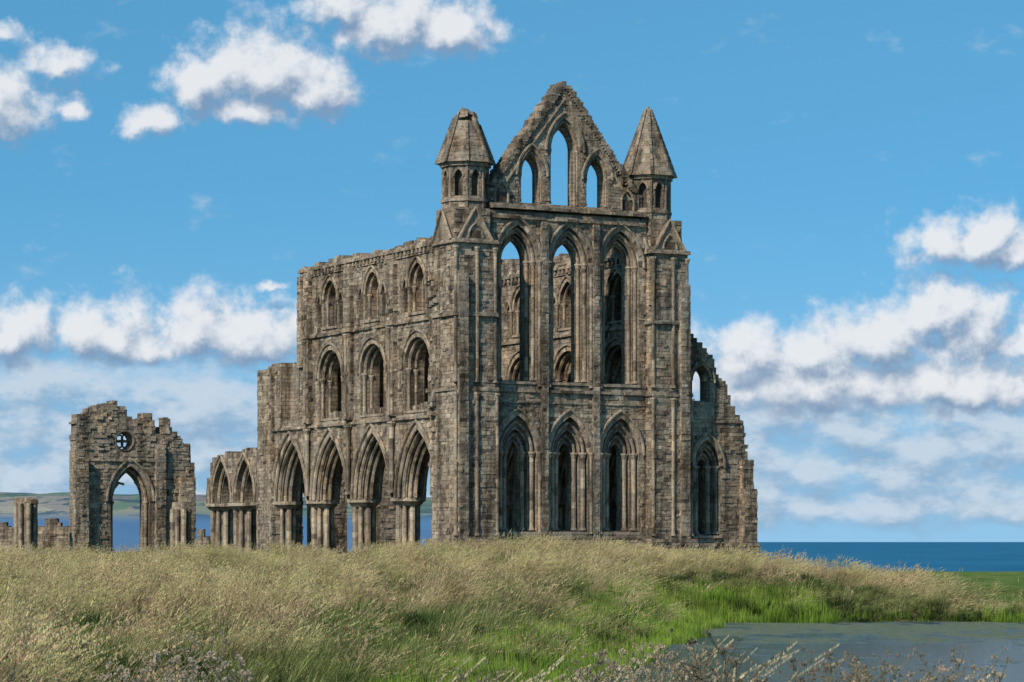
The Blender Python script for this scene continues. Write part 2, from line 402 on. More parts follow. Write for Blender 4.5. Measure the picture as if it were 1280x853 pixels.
# ---------------- side walls
BAYS=[4.28,10.24,16.2,22.2]
SL=[(0,.32),(.32,.64),(.64,1.06),(1.06,1.38),(1.38,1.7)]
AW=[4.7,4.3,3.95,4.3,4.7]; ASP=3.35; ATOP=7.2
def sidewall(F,south,name):
    H=[[] for _ in SL]; B=[]
    for i,c in enumerate(BAYS):
        for k in range(5): H[k].append(ahole(c,AW[k],-1,ASP,(ATOP-ASP)*(.82+.18*AW[k]/4.7)-.25*(4.7-AW[k])))
        B.append(ahole(c,4.7+.5,-1,ASP,ATOP-ASP+.35))
        mb=MB()
        ring(mb,F,c,4.7,ASP,ATOP-ASP,.26,-.04,.12,14)
        tube(mb,F,arch(c,5.36,ASP,ATOP-ASP+.42,12),-.1,.1)
        tube(mb,F,arch(c,4.5,ASP,ATOP-ASP-.14,12),.22,.12); tube(mb,F,arch(c,4.12,ASP,ATOP-ASP-.36,12),.55,.12)
        tube(mb,F,arch(c,4.72,ASP,ATOP-ASP,12),.02,.07); tube(mb,F,arch(c,4.32,ASP,ATOP-ASP-.22,12),.34,.06)
        tube(mb,F,arch(c,3.9,ASP,ATOP-ASP-.5,12),.85,.13)
        tube(mb,F,arch(c,4.5,ASP,ATOP-ASP-.14,12),1.48,.12)
        mb.obj("arcade_arch",AB)
        if i<3 or not south:
            mb=MB(); w=3.3; zs=10.7; z0=8.25; rs=1.65; tr_=not south
            for k in range(5):
                if k==1: H[k].append(ahole(c,w-.36,z0,zs,rs-.18))
                elif k==2 and tr_:
                    for sg in(-1,1): H[k].append(ahole(c+sg*.68,1.06,z0,zs-.35,.75))
                    H[k].append([(c+.28*math.cos(a*math.pi/6),zs+.75+.28*math.sin(a*math.pi/6)) for a in range(12)])
                elif k==2: H[k].append(ahole(c,w-.7,z0,zs,rs-.35))
                elif k==4:
                    if tr_:
                        for sg in(-1,1): H[k].append(ahole(c+sg*.68,1.06,z0,zs-.35,.75))
                    else: H[k].append(ahole(c+.45,.8,z0,zs-.9,.5))
                else: H[k].append(ahole(c,w,z0,zs,rs))
            B.append(ahole(c,w+.02,z0,zs,rs)); B.append(arch(c,w+.5,zs,rs+.32)+[(c+w/2,zs),(c-w/2,zs)])
            ring(mb,F,c,w,zs,rs,.24,-.03,.12,12); tube(mb,F,arch(c,w+.62,zs-.05,rs+.42),-.08,.08)
            tube(mb,F,arch(c,w-.2,zs,rs-.1),.26,.11); 
            for s in(-w/2+.12,w/2-.12): shaft(mb,F,c+s,.2,z0+.05,zs-.3,.1)
            for s in(-1.36,1.36): shaft(mb,F,c+s,.58,z0+.05,zs-.4,.09)
            tube(mb,F,arch(c,w-.55,zs,rs-.27),.58,.09)
            if tr_:
                shaft(mb,F,c,.58,z0+.05,zs-.6,.09)
                for sg in(-1,1): tube(mb,F,arch(c+sg*.68,1.16,zs-.35,.82),.6,.07)
                tube(mb,F,[(c+.32*math.cos(a*math.pi/6),zs+.75+.32*math.sin(a*math.pi/6)) for a in range(13)],.6,.06)
            else:
                for q in range(5): s=R.uniform(-1.1,.9); box(mb,F,c+s,c+s+R.uniform(.2,.45),.3,1.3,z0-.01,z0+R.uniform(.12,.4),R.uniform(.25,.6),.03)
            box(mb,F,c-w/2,c+w/2,-.08,.3,z0-.14,z0-.005,.5)
            mb.obj("gallery_arch",AB)
            mb=MB(); w=1.95; zs=15.25; z0=13.75; rs=1.3
            for k in range(5):
                ww=[1.95,1.55,1.15,1.15,1.6][k]
                if k==2:
                    for sg in(-1,1): H[k].append(ahole(c+sg*.36,.5,z0,zs,.55))
                else: H[k].append(ahole(c,ww,z0,zs,rs*ww/1.95))
            for sg in(-1,1): H[0].append(ahole(c+sg*1.55,.55,z0+.1,zs-.1,.55)); B.append(ahole(c+sg*1.55,.6,z0+.1,zs-.1,.6)); tube(mb,F,arch(c+sg*1.55,.65,zs-.1,.62),-.04,.06)
            B.append(ahole(c,w+.02,z0,zs,rs)); B.append(arch(c,w+.44,zs,rs+.28)+[(c+w/2,zs),(c-w/2,zs)])
            ring(mb,F,c,w,zs,rs,.2,-.03,.1,9); tube(mb,F,arch(c,w+.55,zs-.05,rs+.36),-.08,.075)
            tube(mb,F,arch(c,w-.22,zs,rs-.12),.25,.09)
            for s in(-w/2+.12,w/2-.12): shaft(mb,F,c+s,.22,z0+.05,zs-.25,.085)
            if not south:
                for sg in(-1,1): shaft(mb,F,c+sg*1.12,-.12,z0+.05,zs-.25,.09); tube(mb,F,arch(c+sg*1.55,.8,zs-.05,.75),-.12,.08)
            box(mb,F,c-w/2-.1,c+w/2+.1,-.1,.3,z0-.14,z0-.005,.55)
            mb.obj("clerestory_window",AB)
    EV=20.7 if south else 26.5
    if south:
        for q in(H[0],H[1]): q.append(rect(20.95,23.7,8.4,13))
        B.append(rect(20.9,23.75,8.35,13))
        top=rag([(26.6,11.6),(24.0,12.1),(22.2,11.95),(20.8,12.2),(20.7,13.5),(20.75,17.0)],.4,.08)+rag([(20.7,17.45),(12,17.5),(1.85,17.6)],.6,.05)
    else: top=rag([(26.6,18.8),(20.7,18.6),(12,18.2),(1.85,17.9)],.5,.15)
    outl=[(1.85,ASP),(26.6,ASP)]+top
    mb=MB()
    for (a,b),h in zip(SL,H): slab(mb,F,outl,h,a-(.003 if a else 0),b)
    courses(mb,F,0,outl,B,-1)
    courses(mb,F,1.7,outl,[q for q in H[4]],1)
    s=1.9
    while s<20.6:
        e=s+R.uniform(.3,.8)
        if R.random()<.7: box(mb,F,s,min(e,20.7),R.uniform(-.15,.2),R.uniform(1.,1.7),17.4,17.58+R.uniform(.03,.32),R.uniform(.2,.65),.03)
        s=e
    mb.obj(name,AB)
    strobj(F,1.9,26.,0,7.75,.26,.2); strobj(F,1.9,EV,0,13.2,.24,.18); strobj(F,1.9,EV,0,16.95,.14,.12,name="cornice")
    mb=MB(); string(mb,F,1.9,EV,0,17.3,.3,.28,.4)
    s=2.0
    while s<EV-.3: box(mb,F,s,s+.22,-.2,.05,17.06,17.32,R.uniform(.3,.6),.01); s+=.5
    mb.obj("cornice",AB)
    for v in(7.26,13.22,19.2):
        mb=MB(); cladbox(mb,F,v-.4,v+.4,-.3,.05,8.0,17.2,'flr',lmin=.4,lmax=.8,prot=.04)
        box(mb,F,v-.5,v+.5,-.42,0,13.2,13.44,.5,.01)
        shaft(mb,F,v,-.36,8.1,12.8,.1); shaft(mb,F,v,-.2,ASP+.3,7.4,.14)
        mb.obj("pilaster",AB)
    mb=MB(); cladbox(mb,F,24.7,26.9,-.25,1.9,-.6,11.7,'flrb'); 
    if south: cladbox(mb,F,20.1,20.75,-.2,1.8,11.5,17.1,'flrb')
    mb.obj("end_pier",AB)
sidewall(FS,True,"side_wall")
FN=(13.0,0,0,1,1,0)
sidewall(FN,False,"side_wall")
def pier(F,v,d,parent,zt=ASP,r=.56,name="arcade_pier",top=None):
    mb=MB(); cyl(mb,F,v,d,-.5,zt-.3,r*.9,None,12,.4)
    for i in range(8):
        a=2*math.pi*i/8; shaft_r=.18 if i%2==0 else .12
        z=.15
        while z<zt-.45:
            zz=min(zt-.4,z+R.uniform(.3,.6)); x,y,_=P3(F,v,d,0)
            cyl(mb,F,v+r*1.04*math.cos(a),d+r*1.04*math.sin(a),z,zz-.01,shaft_r*R.uniform(.9,1.04),None,8,min(.95,tnt(x,y,z)+.1)); z=zz
    o=mb.obj(name,parent)
    mb=MB()
    cyl(mb,F,v,d,-.9,.0,r*1.7,None,12,.5); cyl(mb,F,v,d,-.02,.2,r*1.55,r*1.35,12,.4)
    mb.obj("base",o)
    if top is None:
        mb=MB(); cyl(mb,F,v,d,zt-.45,zt-.2,r*1.3,r*1.7,12,.5); cyl(mb,F,v,d,zt-.2,zt,r*1.85,None,12,.6)
        mb.obj("capital",o)
    return o
for F in(FS,FN):
    for v in(2.0,7.26,13.22,19.2,25.0): pier(F,v,.85,AB)
mb=MB(); box(mb,FE,-.23,.2,1.1,2.25,3.4,15.8)
for i in range(90):
    z=R.uniform(3.5,15.5); f=.08+.28*max(0,math.sin(z*.9+.4)); v=R.uniform(1.1,2.1)
    box(mb,FE,-.22-R.uniform(.02,f),.2,v,v+R.uniform(.2,.5),z,z+R.uniform(.18,.28),R.uniform(.3,.7),.03)
mb.obj("broken_masonry",AB)
mb=MB(); FO=(18.1,0,0,1,1,0)
hs=[ahole(c,1.5,1.6,4.6,1.3) for c in BAYS[:3]]
oo=[(1.5,-.3),(19,-.3),(19,4)]+rag([(19,5),(14,7.0),(8,6.3),(1.5,7.6)],.5,.15)
slab(mb,FO,oo,hs,0,1.3); courses(mb,FO,0,oo,hs,-1); mb.obj("aisle_wall",AB)
FC=(0,35.0,1,0,0,1); mb=MB()
ch=[ahole(6.4,1.7,-1,3.0,1.8),ahole(10.8,2.2,-1,3.2,2.0)]
co=[(3.6,-.5),(15.2,-.5)]+rag([(15.2,4.2),(14.2,6.2),(11,6.9),(8,6.2),(5.5,6.5),(4.4,5.8),(3.6,4.6)],.4,.15)
slab(mb,FC,co,ch,0,1.2); courses(mb,FC,0,co,[ahole(6.4,2.1,-1,3.0,2.05),ahole(10.8,2.6,-1,3.2,2.25)],-1)
for c,w,zs,r_ in((6.4,1.7,3.,1.8),(10.8,2.2,3.2,2.)): ring(mb,FC,c,w,zs,r_,.2,-.04,.1,9)
mb.obj("crossing_wall",AB)
# ---------------- nave arcade remains
NA=empty("ruined_arcade",(CX,CY,0),YAW,label="low broken sandstone arcade with two pointed arches beside the abbey",category="ruin")
mb=MB(); ho=[];hi=[];B=[]
for c in(29.6,33.6):
    ho.append(ahole(c,3.1,-1,3.4,2.75)); hi.append(ahole(c,2.5,-1,3.4,2.3)); B.append(ahole(c,3.5,-1,3.4,3.0))
ol=[(26.9,3.2),(36.6,3.2)]+rag([(36.6,3.6),(36.2,4.6),(35.6,5.6),(34.8,6.4),(33,6.65),(31,6.6),(29.5,6.8),(26.9,6.7)],.4,.12)
slab(mb,FS,ol,ho,0,.5); slab(mb,FS,ol,hi,.497,1.2); slab(mb,FS,ol,ho,1.197,1.7); courses(mb,FS,0,ol,B,-1)
mb.obj("wall",NA)
for c in(29.6,33.6):
    mb=MB(); ring(mb,FS,c,3.1,3.4,2.75,.24,-.04,.1,12); tube(mb,FS,arch(c,2.85,3.4,2.6),.4,.12); tube(mb,FS,arch(c,3.7,3.4,3.1),-.08,.08); mb.obj("arch",NA)
for v in(27.7,31.6,35.6): pier(FS,v,.85,NA,3.35,.62,"pier")
# ---------------- west front ruin
WX=CX-.469*50; WY=CY+.883*50
WR=empty("ruined_wall",(WX,WY,0),YAW,label="freestanding jagged sandstone wall with pointed doorway and round window",category="ruin")
wo=[(-4.45,-.5),(4.5,-.5)]+rag([(4.5,6.5),(4.2,7.3),(3.6,7.9),(3.2,8.7),(2.8,8.8),(2.5,9.6),(2.2,9.7),(1.9,8.6),(1.6,8.5),(1.3,9.7),(.6,9.9),(.4,9.4),(-.2,9.6),(-.6,10.2),(-1.4,10.8),(-2.3,10.6),(-3.1,10.4),(-3.9,9.8),(-4.3,9.6),(-4.35,7.3),(-4.45,7.0)],.26,.2)
dh=ahole(-.35,2.9,-1,3.7,2.5); dh2=ahole(-.35,2.3,-1,3.7,2.1); cir=lambda r:[(-.75+r*math.cos(a*math.pi/8),7.95+r*math.sin(a*math.pi/8)) for a in range(16)]
mb=MB(); slab(mb,FE,wo,[dh,cir(.66)],0,.5); slab(mb,FE,wo,[dh2,cir(.56)],.497,1.2)
courses(mb,FE,0,wo,[ahole(-.35,3.4,-1,3.7,2.8),cir(.8)],-1,miss=.12,prot=.09); 
cladbox(mb,FE,-4.55,-3.6,-.5,.1,-.5,6.6,'flr'); cladbox(mb,FE,3.3,4.4,-.45,.1,-.5,5.4,'flr'); cladbox(mb,FE,1.5,2.2,-.35,.1,-.5,7.6,'flr')
string(mb,FE,-3.7,3.3,0,6.5,.2,.15,.1)
mb.obj("wall",WR)
mb=MB(); ring(mb,FE,-.35,2.9,3.7,2.5,.25,-.05,.1,12); tube(mb,FE,arch(-.35,2.6,3.7,2.3),.4,.13); tube(mb,FE,arch(-.35,3.5,3.7,3.0),-.08,.09)
for sg in(-1,1): shaft(mb,FE,-.35+sg*1.3,.38,.2,3.4,.12)
tube(mb,FE,[(-1.55,3.9),(-1.3,4.6),(-.95,5.0),(-.55,4.9)],.75,.1); tube(mb,FE,[(.85,3.9),(.6,4.7),(.25,5.1)],.75,.1)
mb.obj("doorway_arch",WR)
mb=MB(); tube(mb,FE,cir(.7)+[cir(.7)[0]],.0,.06,6,(.1,.25))
for a in range(4):
    th=a*math.pi/2+math.pi/4; tube(mb,FE,[(-.75+.28*math.cos(th)+.25*math.cos(b*math.pi/5),7.95+.28*math.sin(th)+.25*math.sin(b*math.pi/5)) for b in range(11)],.6,.07,6,(.15,.3))
mb.obj("round_window",WR)
# ---------------- stubs
def wpos(px,D): return ((px-640)/FPX*D,D)
FW0=(0,0,1,0,0,1)
def stub(px,D,h,r,lab):
    x,y=wpos(px,D); e=empty("ruined_pier",(x,y,0),YAW,label=lab,category="ruin",group="broken stone piers")
    p=pier(FW0,0,0,e,h,r,"pier_shaft",top=1); mb=MB()
    for i in range(7): 
        a=R.uniform(-r,r*.5); b=R.uniform(-r,r*.5); box(mb,FW0,a,a+.5,b,b+.5,h-.42,h-.1+R.uniform(-.1,.12),R.uniform(.3,.7),.04)
    mb.obj("broken_top",e)
stub(226,172,3.3,.52,"broken clustered sandstone pier standing in long grass")
stub(32,190,3.9,.66,"squat dark broken sandstone pier beside low wall")
def lowwall(px0,px1,D,prof,lab):
    x0,_=wpos(px0,D); x1,_=wpos(px1,D)
    mb=MB(); L=x1-x0
    ol=[(0,-.8),(L,-.8)]+rag([(L*f,z) for f,z in prof],.35,.12)
    slab(mb,FW0,ol,[],0,.8); courses(mb,FW0,0,ol,[],-1)
    o=mb.obj("ruined_low_wall"); o.location=(x0,D,0); o['label']=lab; o['category']="wall"
lowwall(46,96,196,[(1,2.9),(.85,2.2),(.6,1.9),(.45,2.5),(.2,2.3),(0,1.8)],"low broken sandstone wall beside taller ruin")
lowwall(-30,20,192,[(1,1.6),(.6,2.2),(.3,2.0),(0,2.3)],"low crumbling sandstone wall in long grass")
lowwall(243,262,190,[(1,1.2),(.5,1.7),(0,1.0)],"short low fragment of sandstone wall")
# ------------------------------------------------------------------ terrain
def ss(a,b,x): 
    t=np.clip((x-a)/(b-a),0,1); return t*t*(3-2*t)
def nz(x,y,s,o=0.):
    return (np.sin(x*s+1.3*np.sin(y*s*.7+o)+o)*np.cos(y*s*.9+1.7*np.sin(x*s*.6)+2*o)+.5*np.sin(x*s*2.3+y*s*1.9+o*3))/1.5
def vz(x,y,s,o=0.):
    x=np.asarray(x,float); y=np.asarray(y,float)
    return np.array([noise.fractal(Vector((a*s+o,b*s,o)),.9,2.,4) for a,b in zip(x.ravel(),y.ravel())]).reshape(x.shape)
WL=-2.5
def pond(x,y):
    xs=1.5+(y-69)*.14+.5*nz(x,y,.35)
    d1=(xs-x); d2=(y-114.5)+.8*nz(x,y,.3,1.); d3=38-y
    return np.maximum(np.maximum(d1,d2*.9),d3)
def gz(x,y):
    x=np.asarray(x,float); y=np.asarray(y,float)
    L=np.interp(y,[-60,0,20,50,75,95,118,136,148,170,200],[-.7,-.85,-1.25,-2.05,-1.95,-1.65,-1.2,-.58,-.45,-.35,-.2])
    Rr=np.interp(y,[-60,0,20,50,110,150],[-.7,-.85,-1.3,-2.3,-2.15,-1.9])
    f=ss(5,24,x-.04*(y-130)); z=L*(1-f)+Rr*f
    z+=.5*np.exp(-((x-.5)/4.5)**2-((y-137)/6)**2)+.3*np.exp(-((x-12)/3)**2-((y-126)/4)**2)
    z+=(.2*nz(x,y,.22)+.14*nz(x,y*.7,.9)+.06*nz(x,y,2.1,1.))*ss(30,60,y)*(1-ss(134,144,y))
    p=pond(x,y); z=-3.2+(z+3.2)*ss(-4,4.5,p)
    z-=68*ss(255,300,y+.12*x)
    z-=68*ss(300,360,np.abs(x))
    return z
def axis(pts):
    out=[]
    for a,b,n in pts: out+=list(np.linspace(a,b,n,endpoint=False))
    return np.array(out+[pts[-1][1]])
xs=axis([(-400,-60,40),(-60,60,190),(60,400,40)]); ys=axis([(-80,30,40),(30,175,210),(175,310,50)])
X,Y=np.meshgrid(xs,ys); Z=gz(X,Y)
def gridmesh(name,X,Y,Z,mat):
    h,w=X.shape; v=np.stack([X.ravel(),Y.ravel(),Z.ravel()],1)
    i=np.arange(h*w).reshape(h,w); f=np.stack([i[:-1,:-1].ravel(),i[:-1,1:].ravel(),i[1:,1:].ravel(),i[1:,:-1].ravel()],1)
    me=bpy.data.meshes.new(name); me.from_pydata(v.tolist(),[],f.tolist()); me.materials.append(mat)
    me.polygons.foreach_set('use_smooth',[True]*len(me.polygons))
    o=bpy.data.objects.new(name,me); COL.objects.link(o); o['kind']='structure'; return o
m,t=newmat("meadow_ground"); g=t.n('ShaderNodeNewGeometry').outputs['Position']; gx,gy,gzz=t.sep(g)[:3]
c1=t.ramp(t.noise(g,.35,6,.6),[(.3,(.04,.055,.018)),(.5,(.08,.085,.03)),(.7,(.16,.13,.06))])
gs=t.comb(t.m('MULTIPLY',gx,.6),t.m('MULTIPLY',gy,.12),0.)
c2=t.ramp(t.noise(gs,1.,6,.65),[(.3,(.06,.11,.018)),(.5,(.10,.16,.03)),(.62,(.17,.18,.06)),(.8,(.2,.17,.08))])
mf=t.m('MULTIPLY',t.smooth(gx,21.,25.),t.smooth(gy,122.,130.))
bp=t.noise(g,6.,5,.7)
finish(t,t.mix(mf,c1,c2),1.,bp,.8,.15,.05)
gridmesh("ground",X,Y,Z,m)
# sea
m,t=newmat("sea_water"); g=t.n('ShaderNodeNewGeometry').outputs['Position']
gx,gy,_=t.sep(g)[:3]
wv=t.noise(t.comb(t.m('MULTIPLY',gx,.002),t.m('MULTIPLY',gy,.0006),0.),1.,5,.6)
finish(t,t.ramp(wv,[(.35,(.012,.10,.19)),(.6,(.02,.13,.23)),(.8,(.04,.17,.28))]),.8,None,spec=.08)
me=bpy.data.meshes.new("sea"); S=120000; me.from_pydata([(-S,-2000,-62),(S,-2000,-62),(S,S,-62),(-S,S,-62)],[],[(0,1,2,3)]); me.materials.append(m)
o=bpy.data.objects.new("sea",me); COL.objects.link(o); o['kind']='structure'
# hills
m,t=newmat("distant_fields"); g=t.n('ShaderNodeNewGeometry').outputs['Position']
vor=t.n('ShaderNodeTexVoronoi'); vor.inputs['Scale'].default_value=.011; 
gx,gy,gzz=t.sep(g)[:3]; t.l(t.comb(gx,t.m('MULTIPLY',gy,.3),t.m('MULTIPLY',gzz,4.)),vor.inputs['Vector'])
c=t.ramp(t.sep(vor.outputs['Color'])[0],[(0.,(.06,.11,.04)),(.35,(.13,.18,.06)),(.6,(.30,.24,.13)),(.8,(.14,.08,.08)),(1.,(.36,.31,.18))])
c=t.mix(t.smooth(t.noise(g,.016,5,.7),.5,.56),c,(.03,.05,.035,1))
c=t.mix(t.smooth(gzz,34.,18.),c,(.06,.15,.27,1))  # lower slopes blend to blue, distance haze painted into the colour
finish(t,t.mix(.28,c,(.15,.24,.36,1)),1.,None,spec=0.)  # overall blue blend also paints aerial haze onto the fields
hx=np.linspace(-1500,900,200); hy=np.linspace(1400,4200,80); HX,HY=np.meshgrid(hx,hy)
px=HX/HY*FPX+640; fd=1-ss(560,900,px)
top=-62+ (60+62)*ss(1400,3700,HY)*fd+8*nz(HX,HY,.004)*ss(1500,2600,HY)*fd+4*nz(HX,HY,.011,2.)*fd*ss(1500,2400,HY)+2*nz(HX,HY,.03,1.)*fd*ss(1500,2400,HY)
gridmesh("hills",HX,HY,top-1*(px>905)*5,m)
# pond
m,t=newmat("pond_water"); g=t.n('ShaderNodeNewGeometry').outputs['Position']; gx,gy,_=t.sep(g)[:3]
wd=t.noise(t.comb(t.m('MULTIPLY',gx,.3),t.m('MULTIPLY',gy,.1),0.),1.,7,.7)
wf=t.smooth(t.m('ADD',wd,t.smooth(gy,76.,108.,-.09,.07)),.47,.55)
c=t.mix(wf,(.045,.06,.065,1),t.ramp(t.noise(g,3.,5,.7),[(.35,(.07,.10,.035)),(.65,(.20,.20,.12))]))
rp=t.noise(t.comb(t.m('MULTIPLY',gx,1.0),t.m('MULTIPLY',gy,2.2),0.),2.6,6,.7)
finish(t,c,t.m('MULTIPLY_ADD',wf,.6,.12),rp,1.,.2,.5)
me=bpy.data.meshes.new("pond"); me.from_pydata([(-6,34,WL),(70,34,WL),(70,120,WL),(-6,120,WL)],[],[(0,1,2,3)]); me.materials.append(m)
o=bpy.data.objects.new("pond_water",me); COL.objects.link(o); o['kind']='structure'
# ------------------------------------------------------------------ grasses
def leafmat(name,root,tipc,alt,trans=.3,dirty=.5):
    m,t=newmat(name); a=t.n('ShaderNodeAttribute'); a.attribute_name='tip'
    g=t.n('ShaderNodeNewGeometry').outputs['Position']
    oi=t.n('ShaderNodeObjectInfo').outputs['Random']
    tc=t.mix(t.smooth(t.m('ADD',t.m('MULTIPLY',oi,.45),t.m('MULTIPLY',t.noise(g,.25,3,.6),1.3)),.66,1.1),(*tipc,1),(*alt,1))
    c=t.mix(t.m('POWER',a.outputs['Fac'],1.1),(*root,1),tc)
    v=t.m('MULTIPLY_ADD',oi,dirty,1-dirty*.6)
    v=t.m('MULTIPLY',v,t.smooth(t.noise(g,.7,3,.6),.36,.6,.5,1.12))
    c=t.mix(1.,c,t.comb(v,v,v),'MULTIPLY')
    finish(t,c,.7,None,spec=.15,trans=trans); return m
def blades(name,n,h,w,spread,lean,mat,wind=.3,head=0,seed=1,curl=1.,hl=.05,hn=7):
    r=random.Random(seed); V=[];Fc=[];T=[]
    for i in range(n):
        a=r.uniform(0,2*math.pi); rr=spread*math.sqrt(r.random()); x0,y0=rr*math.cos(a),rr*math.sin(a)
        hh=h*r.uniform(.4,1.15); la=r.uniform(0,2*math.pi); ll=lean*r.random(); lx,ly=ll*math.cos(la)+wind*r.uniform(.3,1.5),ll*math.sin(la)+wind*.15
        fa=r.uniform(0,math.pi); fx,fy=math.cos(fa),math.sin(fa); b=len(V); S=4
        for k in range(S+1):
            f=k/S; ww=w*(1-.85*f)*r.uniform(.9,1.1)/2; c=f**(1.8*curl)
            x=x0+lx*hh*c; y=y0+ly*hh*c; z=hh*f*(1-.25*(lx*lx+ly*ly)*f)
            V+=[(x-fx*ww,y-fy*ww,z),(x+fx*ww,y+fy*ww,z)]; T+=[f,f]
        for k in range(S): q=b+2*k; Fc.append((q,q+1,q+3,q+2))
        if head and r.random()<head:
            x,y,z=V[-1]
            for q in range(hn):
                f=q/hn; hx=x+lx*.3*hh*f; hz=z+.16*hh*f*(1-abs(lx)*.7); a=r.uniform(0,6.28); L=hl*(1.15-f)*.6
                dx,dy=math.cos(a)*L,math.sin(a)*L; b=len(V)
                V+=[(hx,y,hz),(hx+dx*.6+hl*.5,y+dy,hz+hl*.5),(hx+hl*.2,y,hz+hl*.9)]; T+=[1,1,1]; Fc.append((b,b+1,b+2))
    me=bpy.data.meshes.new(name); me.from_pydata(V,[],Fc); at=me.attributes.new('tip','FLOAT','POINT'); at.data.foreach_set('value',T)
    me.materials.append(mat); o=bpy.data.objects.new(name,me); return o
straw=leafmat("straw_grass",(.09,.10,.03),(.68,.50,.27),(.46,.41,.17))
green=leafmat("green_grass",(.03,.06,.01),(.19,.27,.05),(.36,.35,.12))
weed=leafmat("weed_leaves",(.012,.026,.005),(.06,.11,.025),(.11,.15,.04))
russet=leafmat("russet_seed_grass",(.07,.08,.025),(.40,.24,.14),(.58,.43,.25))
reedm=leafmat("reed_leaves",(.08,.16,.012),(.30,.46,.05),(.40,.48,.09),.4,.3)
pink=leafmat("seed_heads",(.13,.15,.05),(.66,.52,.38),(.50,.36,.26),.4,.45)
plume=leafmat("plume_grass",(.16,.16,.06),(.72,.58,.36),(.62,.50,.28),.35,.3)
def scatter(name,srcs,P,kinds,sc,rotz,label=None):
    col=bpy.data.collections.new(name+"_source")
    for i,s in enumerate(srcs):
        s.name="clump_%s_%s"%("abcdefgh"[i],name); col.objects.link(s)
    me=bpy.data.meshes.new(name); n=len(P); me.vertices.add(n); me.vertices.foreach_set('co',np.asarray(P,np.float32).ravel())
    a=me.attributes.new('pick','INT','POINT'); a.data.foreach_set('value',np.asarray(kinds,np.int32))
    rot=np.zeros((n,3),np.float32); rot[:,2]=rotz
    a=me.attributes.new('rot','FLOAT_VECTOR','POINT'); a.data.foreach_set('vector',rot.ravel())
    a=me.attributes.new('scl','FLOAT_VECTOR','POINT'); a.data.foreach_set('vector',np.asarray(sc,np.float32).ravel())
    o=bpy.data.objects.new(name,me); COL.objects.link(o); o['kind']='stuff'
    if label: o['label']=label
    ng=bpy.data.node_groups.new(name,'GeometryNodeTree')
    ng.interface.new_socket('Geometry',in_out='INPUT',socket_type='NodeSocketGeometry'); ng.interface.new_socket('Geometry',in_out='OUTPUT',socket_type='NodeSocketGeometry')
    N=ng.nodes; gi=N.new('NodeGroupInput'); go_=N.new('NodeGroupOutput'); ip=N.new('GeometryNodeInstanceOnPoints'); ci=N.new('GeometryNodeCollectionInfo')
    ci.inputs['Collection'].default_value=col; ci.inputs['Separate Children'].default_value=True; ci.inputs['Reset Children'].default_value=True
    def na(nm,ty):
        q=N.new('GeometryNodeInputNamedAttribute'); q.data_type=ty; q.inputs['Name'].default_value=nm
        return [s for s in q.outputs if s.enabled and s.name=='Attribute'][0]
    er=N.new('FunctionNodeEulerToRotation')
    L=ng.links.new; L(gi.outputs[0],ip.inputs['Points']); L(ci.outputs[0],ip.inputs['Instance']); ip.inputs['Pick Instance'].default_value=True
    L(na('pick','INT'),ip.inputs['Instance Index']); L(na('rot','FLOAT_VECTOR'),er.inputs[0]); L(er.outputs[0],ip.inputs['Rotation']); L(na('scl','FLOAT_VECTOR'),ip.inputs['Scale'])
    L(ip.outputs[0],go_.inputs[0]); md=o.modifiers.new('scatter','NODES'); md.node_group=ng
    return o
rng=np.random.default_rng(3)
N=72000
D=34+(158-34)*rng.random(N)**.66
xx=(rng.random(N)*2-1)*(D*.187*1.1+3)
p=pond(xx,D); zg=gz(xx,D)
mown=(xx>20.0+1.2*nz(xx,D,.5))&(D>119)
c28,s28=math.cos(YAW),math.sin(YAW); U=(xx-CX)*c28+(D-CY)*s28; Vv=-(xx-CX)*s28+(D-CY)*c28
inside=(U>-.6)&(U<20.2)&(Vv>-1.3)
ok=(p>.25)&(~inside)&((~mown)|(rng.random(N)<.5)); xx,D,p,zg,Vv,U,mown=[q[ok] for q in(xx,D,p,zg,Vv,U,mown)]; n=len(xx)
A1=vz(xx,D*.45,.16,3.); A2=vz(xx,D*.6,.55,9.); A3=vz(xx,D*.7,1.3,5.)
pn=2.1*A1+1.8*A2+.3*rng.standard_normal(n)+.013*(D-100)
kind=np.zeros(n,int)
kind[pn<.15]=1; kind[pn<-.85]=2; kind[(pn>.85)]=3
kind[(kind!=2)&(vz(xx,D*.6,.4,21.)>.28)&(rng.random(n)<.6)]=4
low=(p<7)&(xx>-6); kind[low&(rng.random(n)<.75)]=1; kind[(p<2)&(rng.random(n)<.4)]=2
tus=np.clip(2.3*A3+1.0*A2,0,1.3)
hs=.44+.3*A1+.5*tus+.08*rng.standard_normal(n); hs=np.clip(hs,.2,1.1)
hs*=np.where(U<-.6,1-.5*ss(-4,4,Vv),1); hs=np.where(p<3,hs*.75,hs); hs*=1-.2*ss(112,134,D); hs*=1-.35*ss(4,12,xx)*ss(128,140,D)
hs=np.where((D<58)&(xx>-3),np.minimum(hs,.3),hs)
hs=np.where(mown,.16,hs); kind[mown]=1
sc=np.stack([np.ones(n),np.ones(n),hs*1.12],1)*(1+.2*tus)[:,None]
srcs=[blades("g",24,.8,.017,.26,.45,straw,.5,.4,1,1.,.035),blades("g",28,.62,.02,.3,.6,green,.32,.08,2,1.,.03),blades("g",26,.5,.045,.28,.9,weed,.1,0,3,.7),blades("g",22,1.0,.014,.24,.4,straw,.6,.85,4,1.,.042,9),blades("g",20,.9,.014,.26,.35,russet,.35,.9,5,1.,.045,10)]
scatter("wild_grass",srcs,np.stack([xx,D,zg-.03],1),kind,sc,rng.uniform(-1.,1.,n),"long windblown straw and green meadow grass")
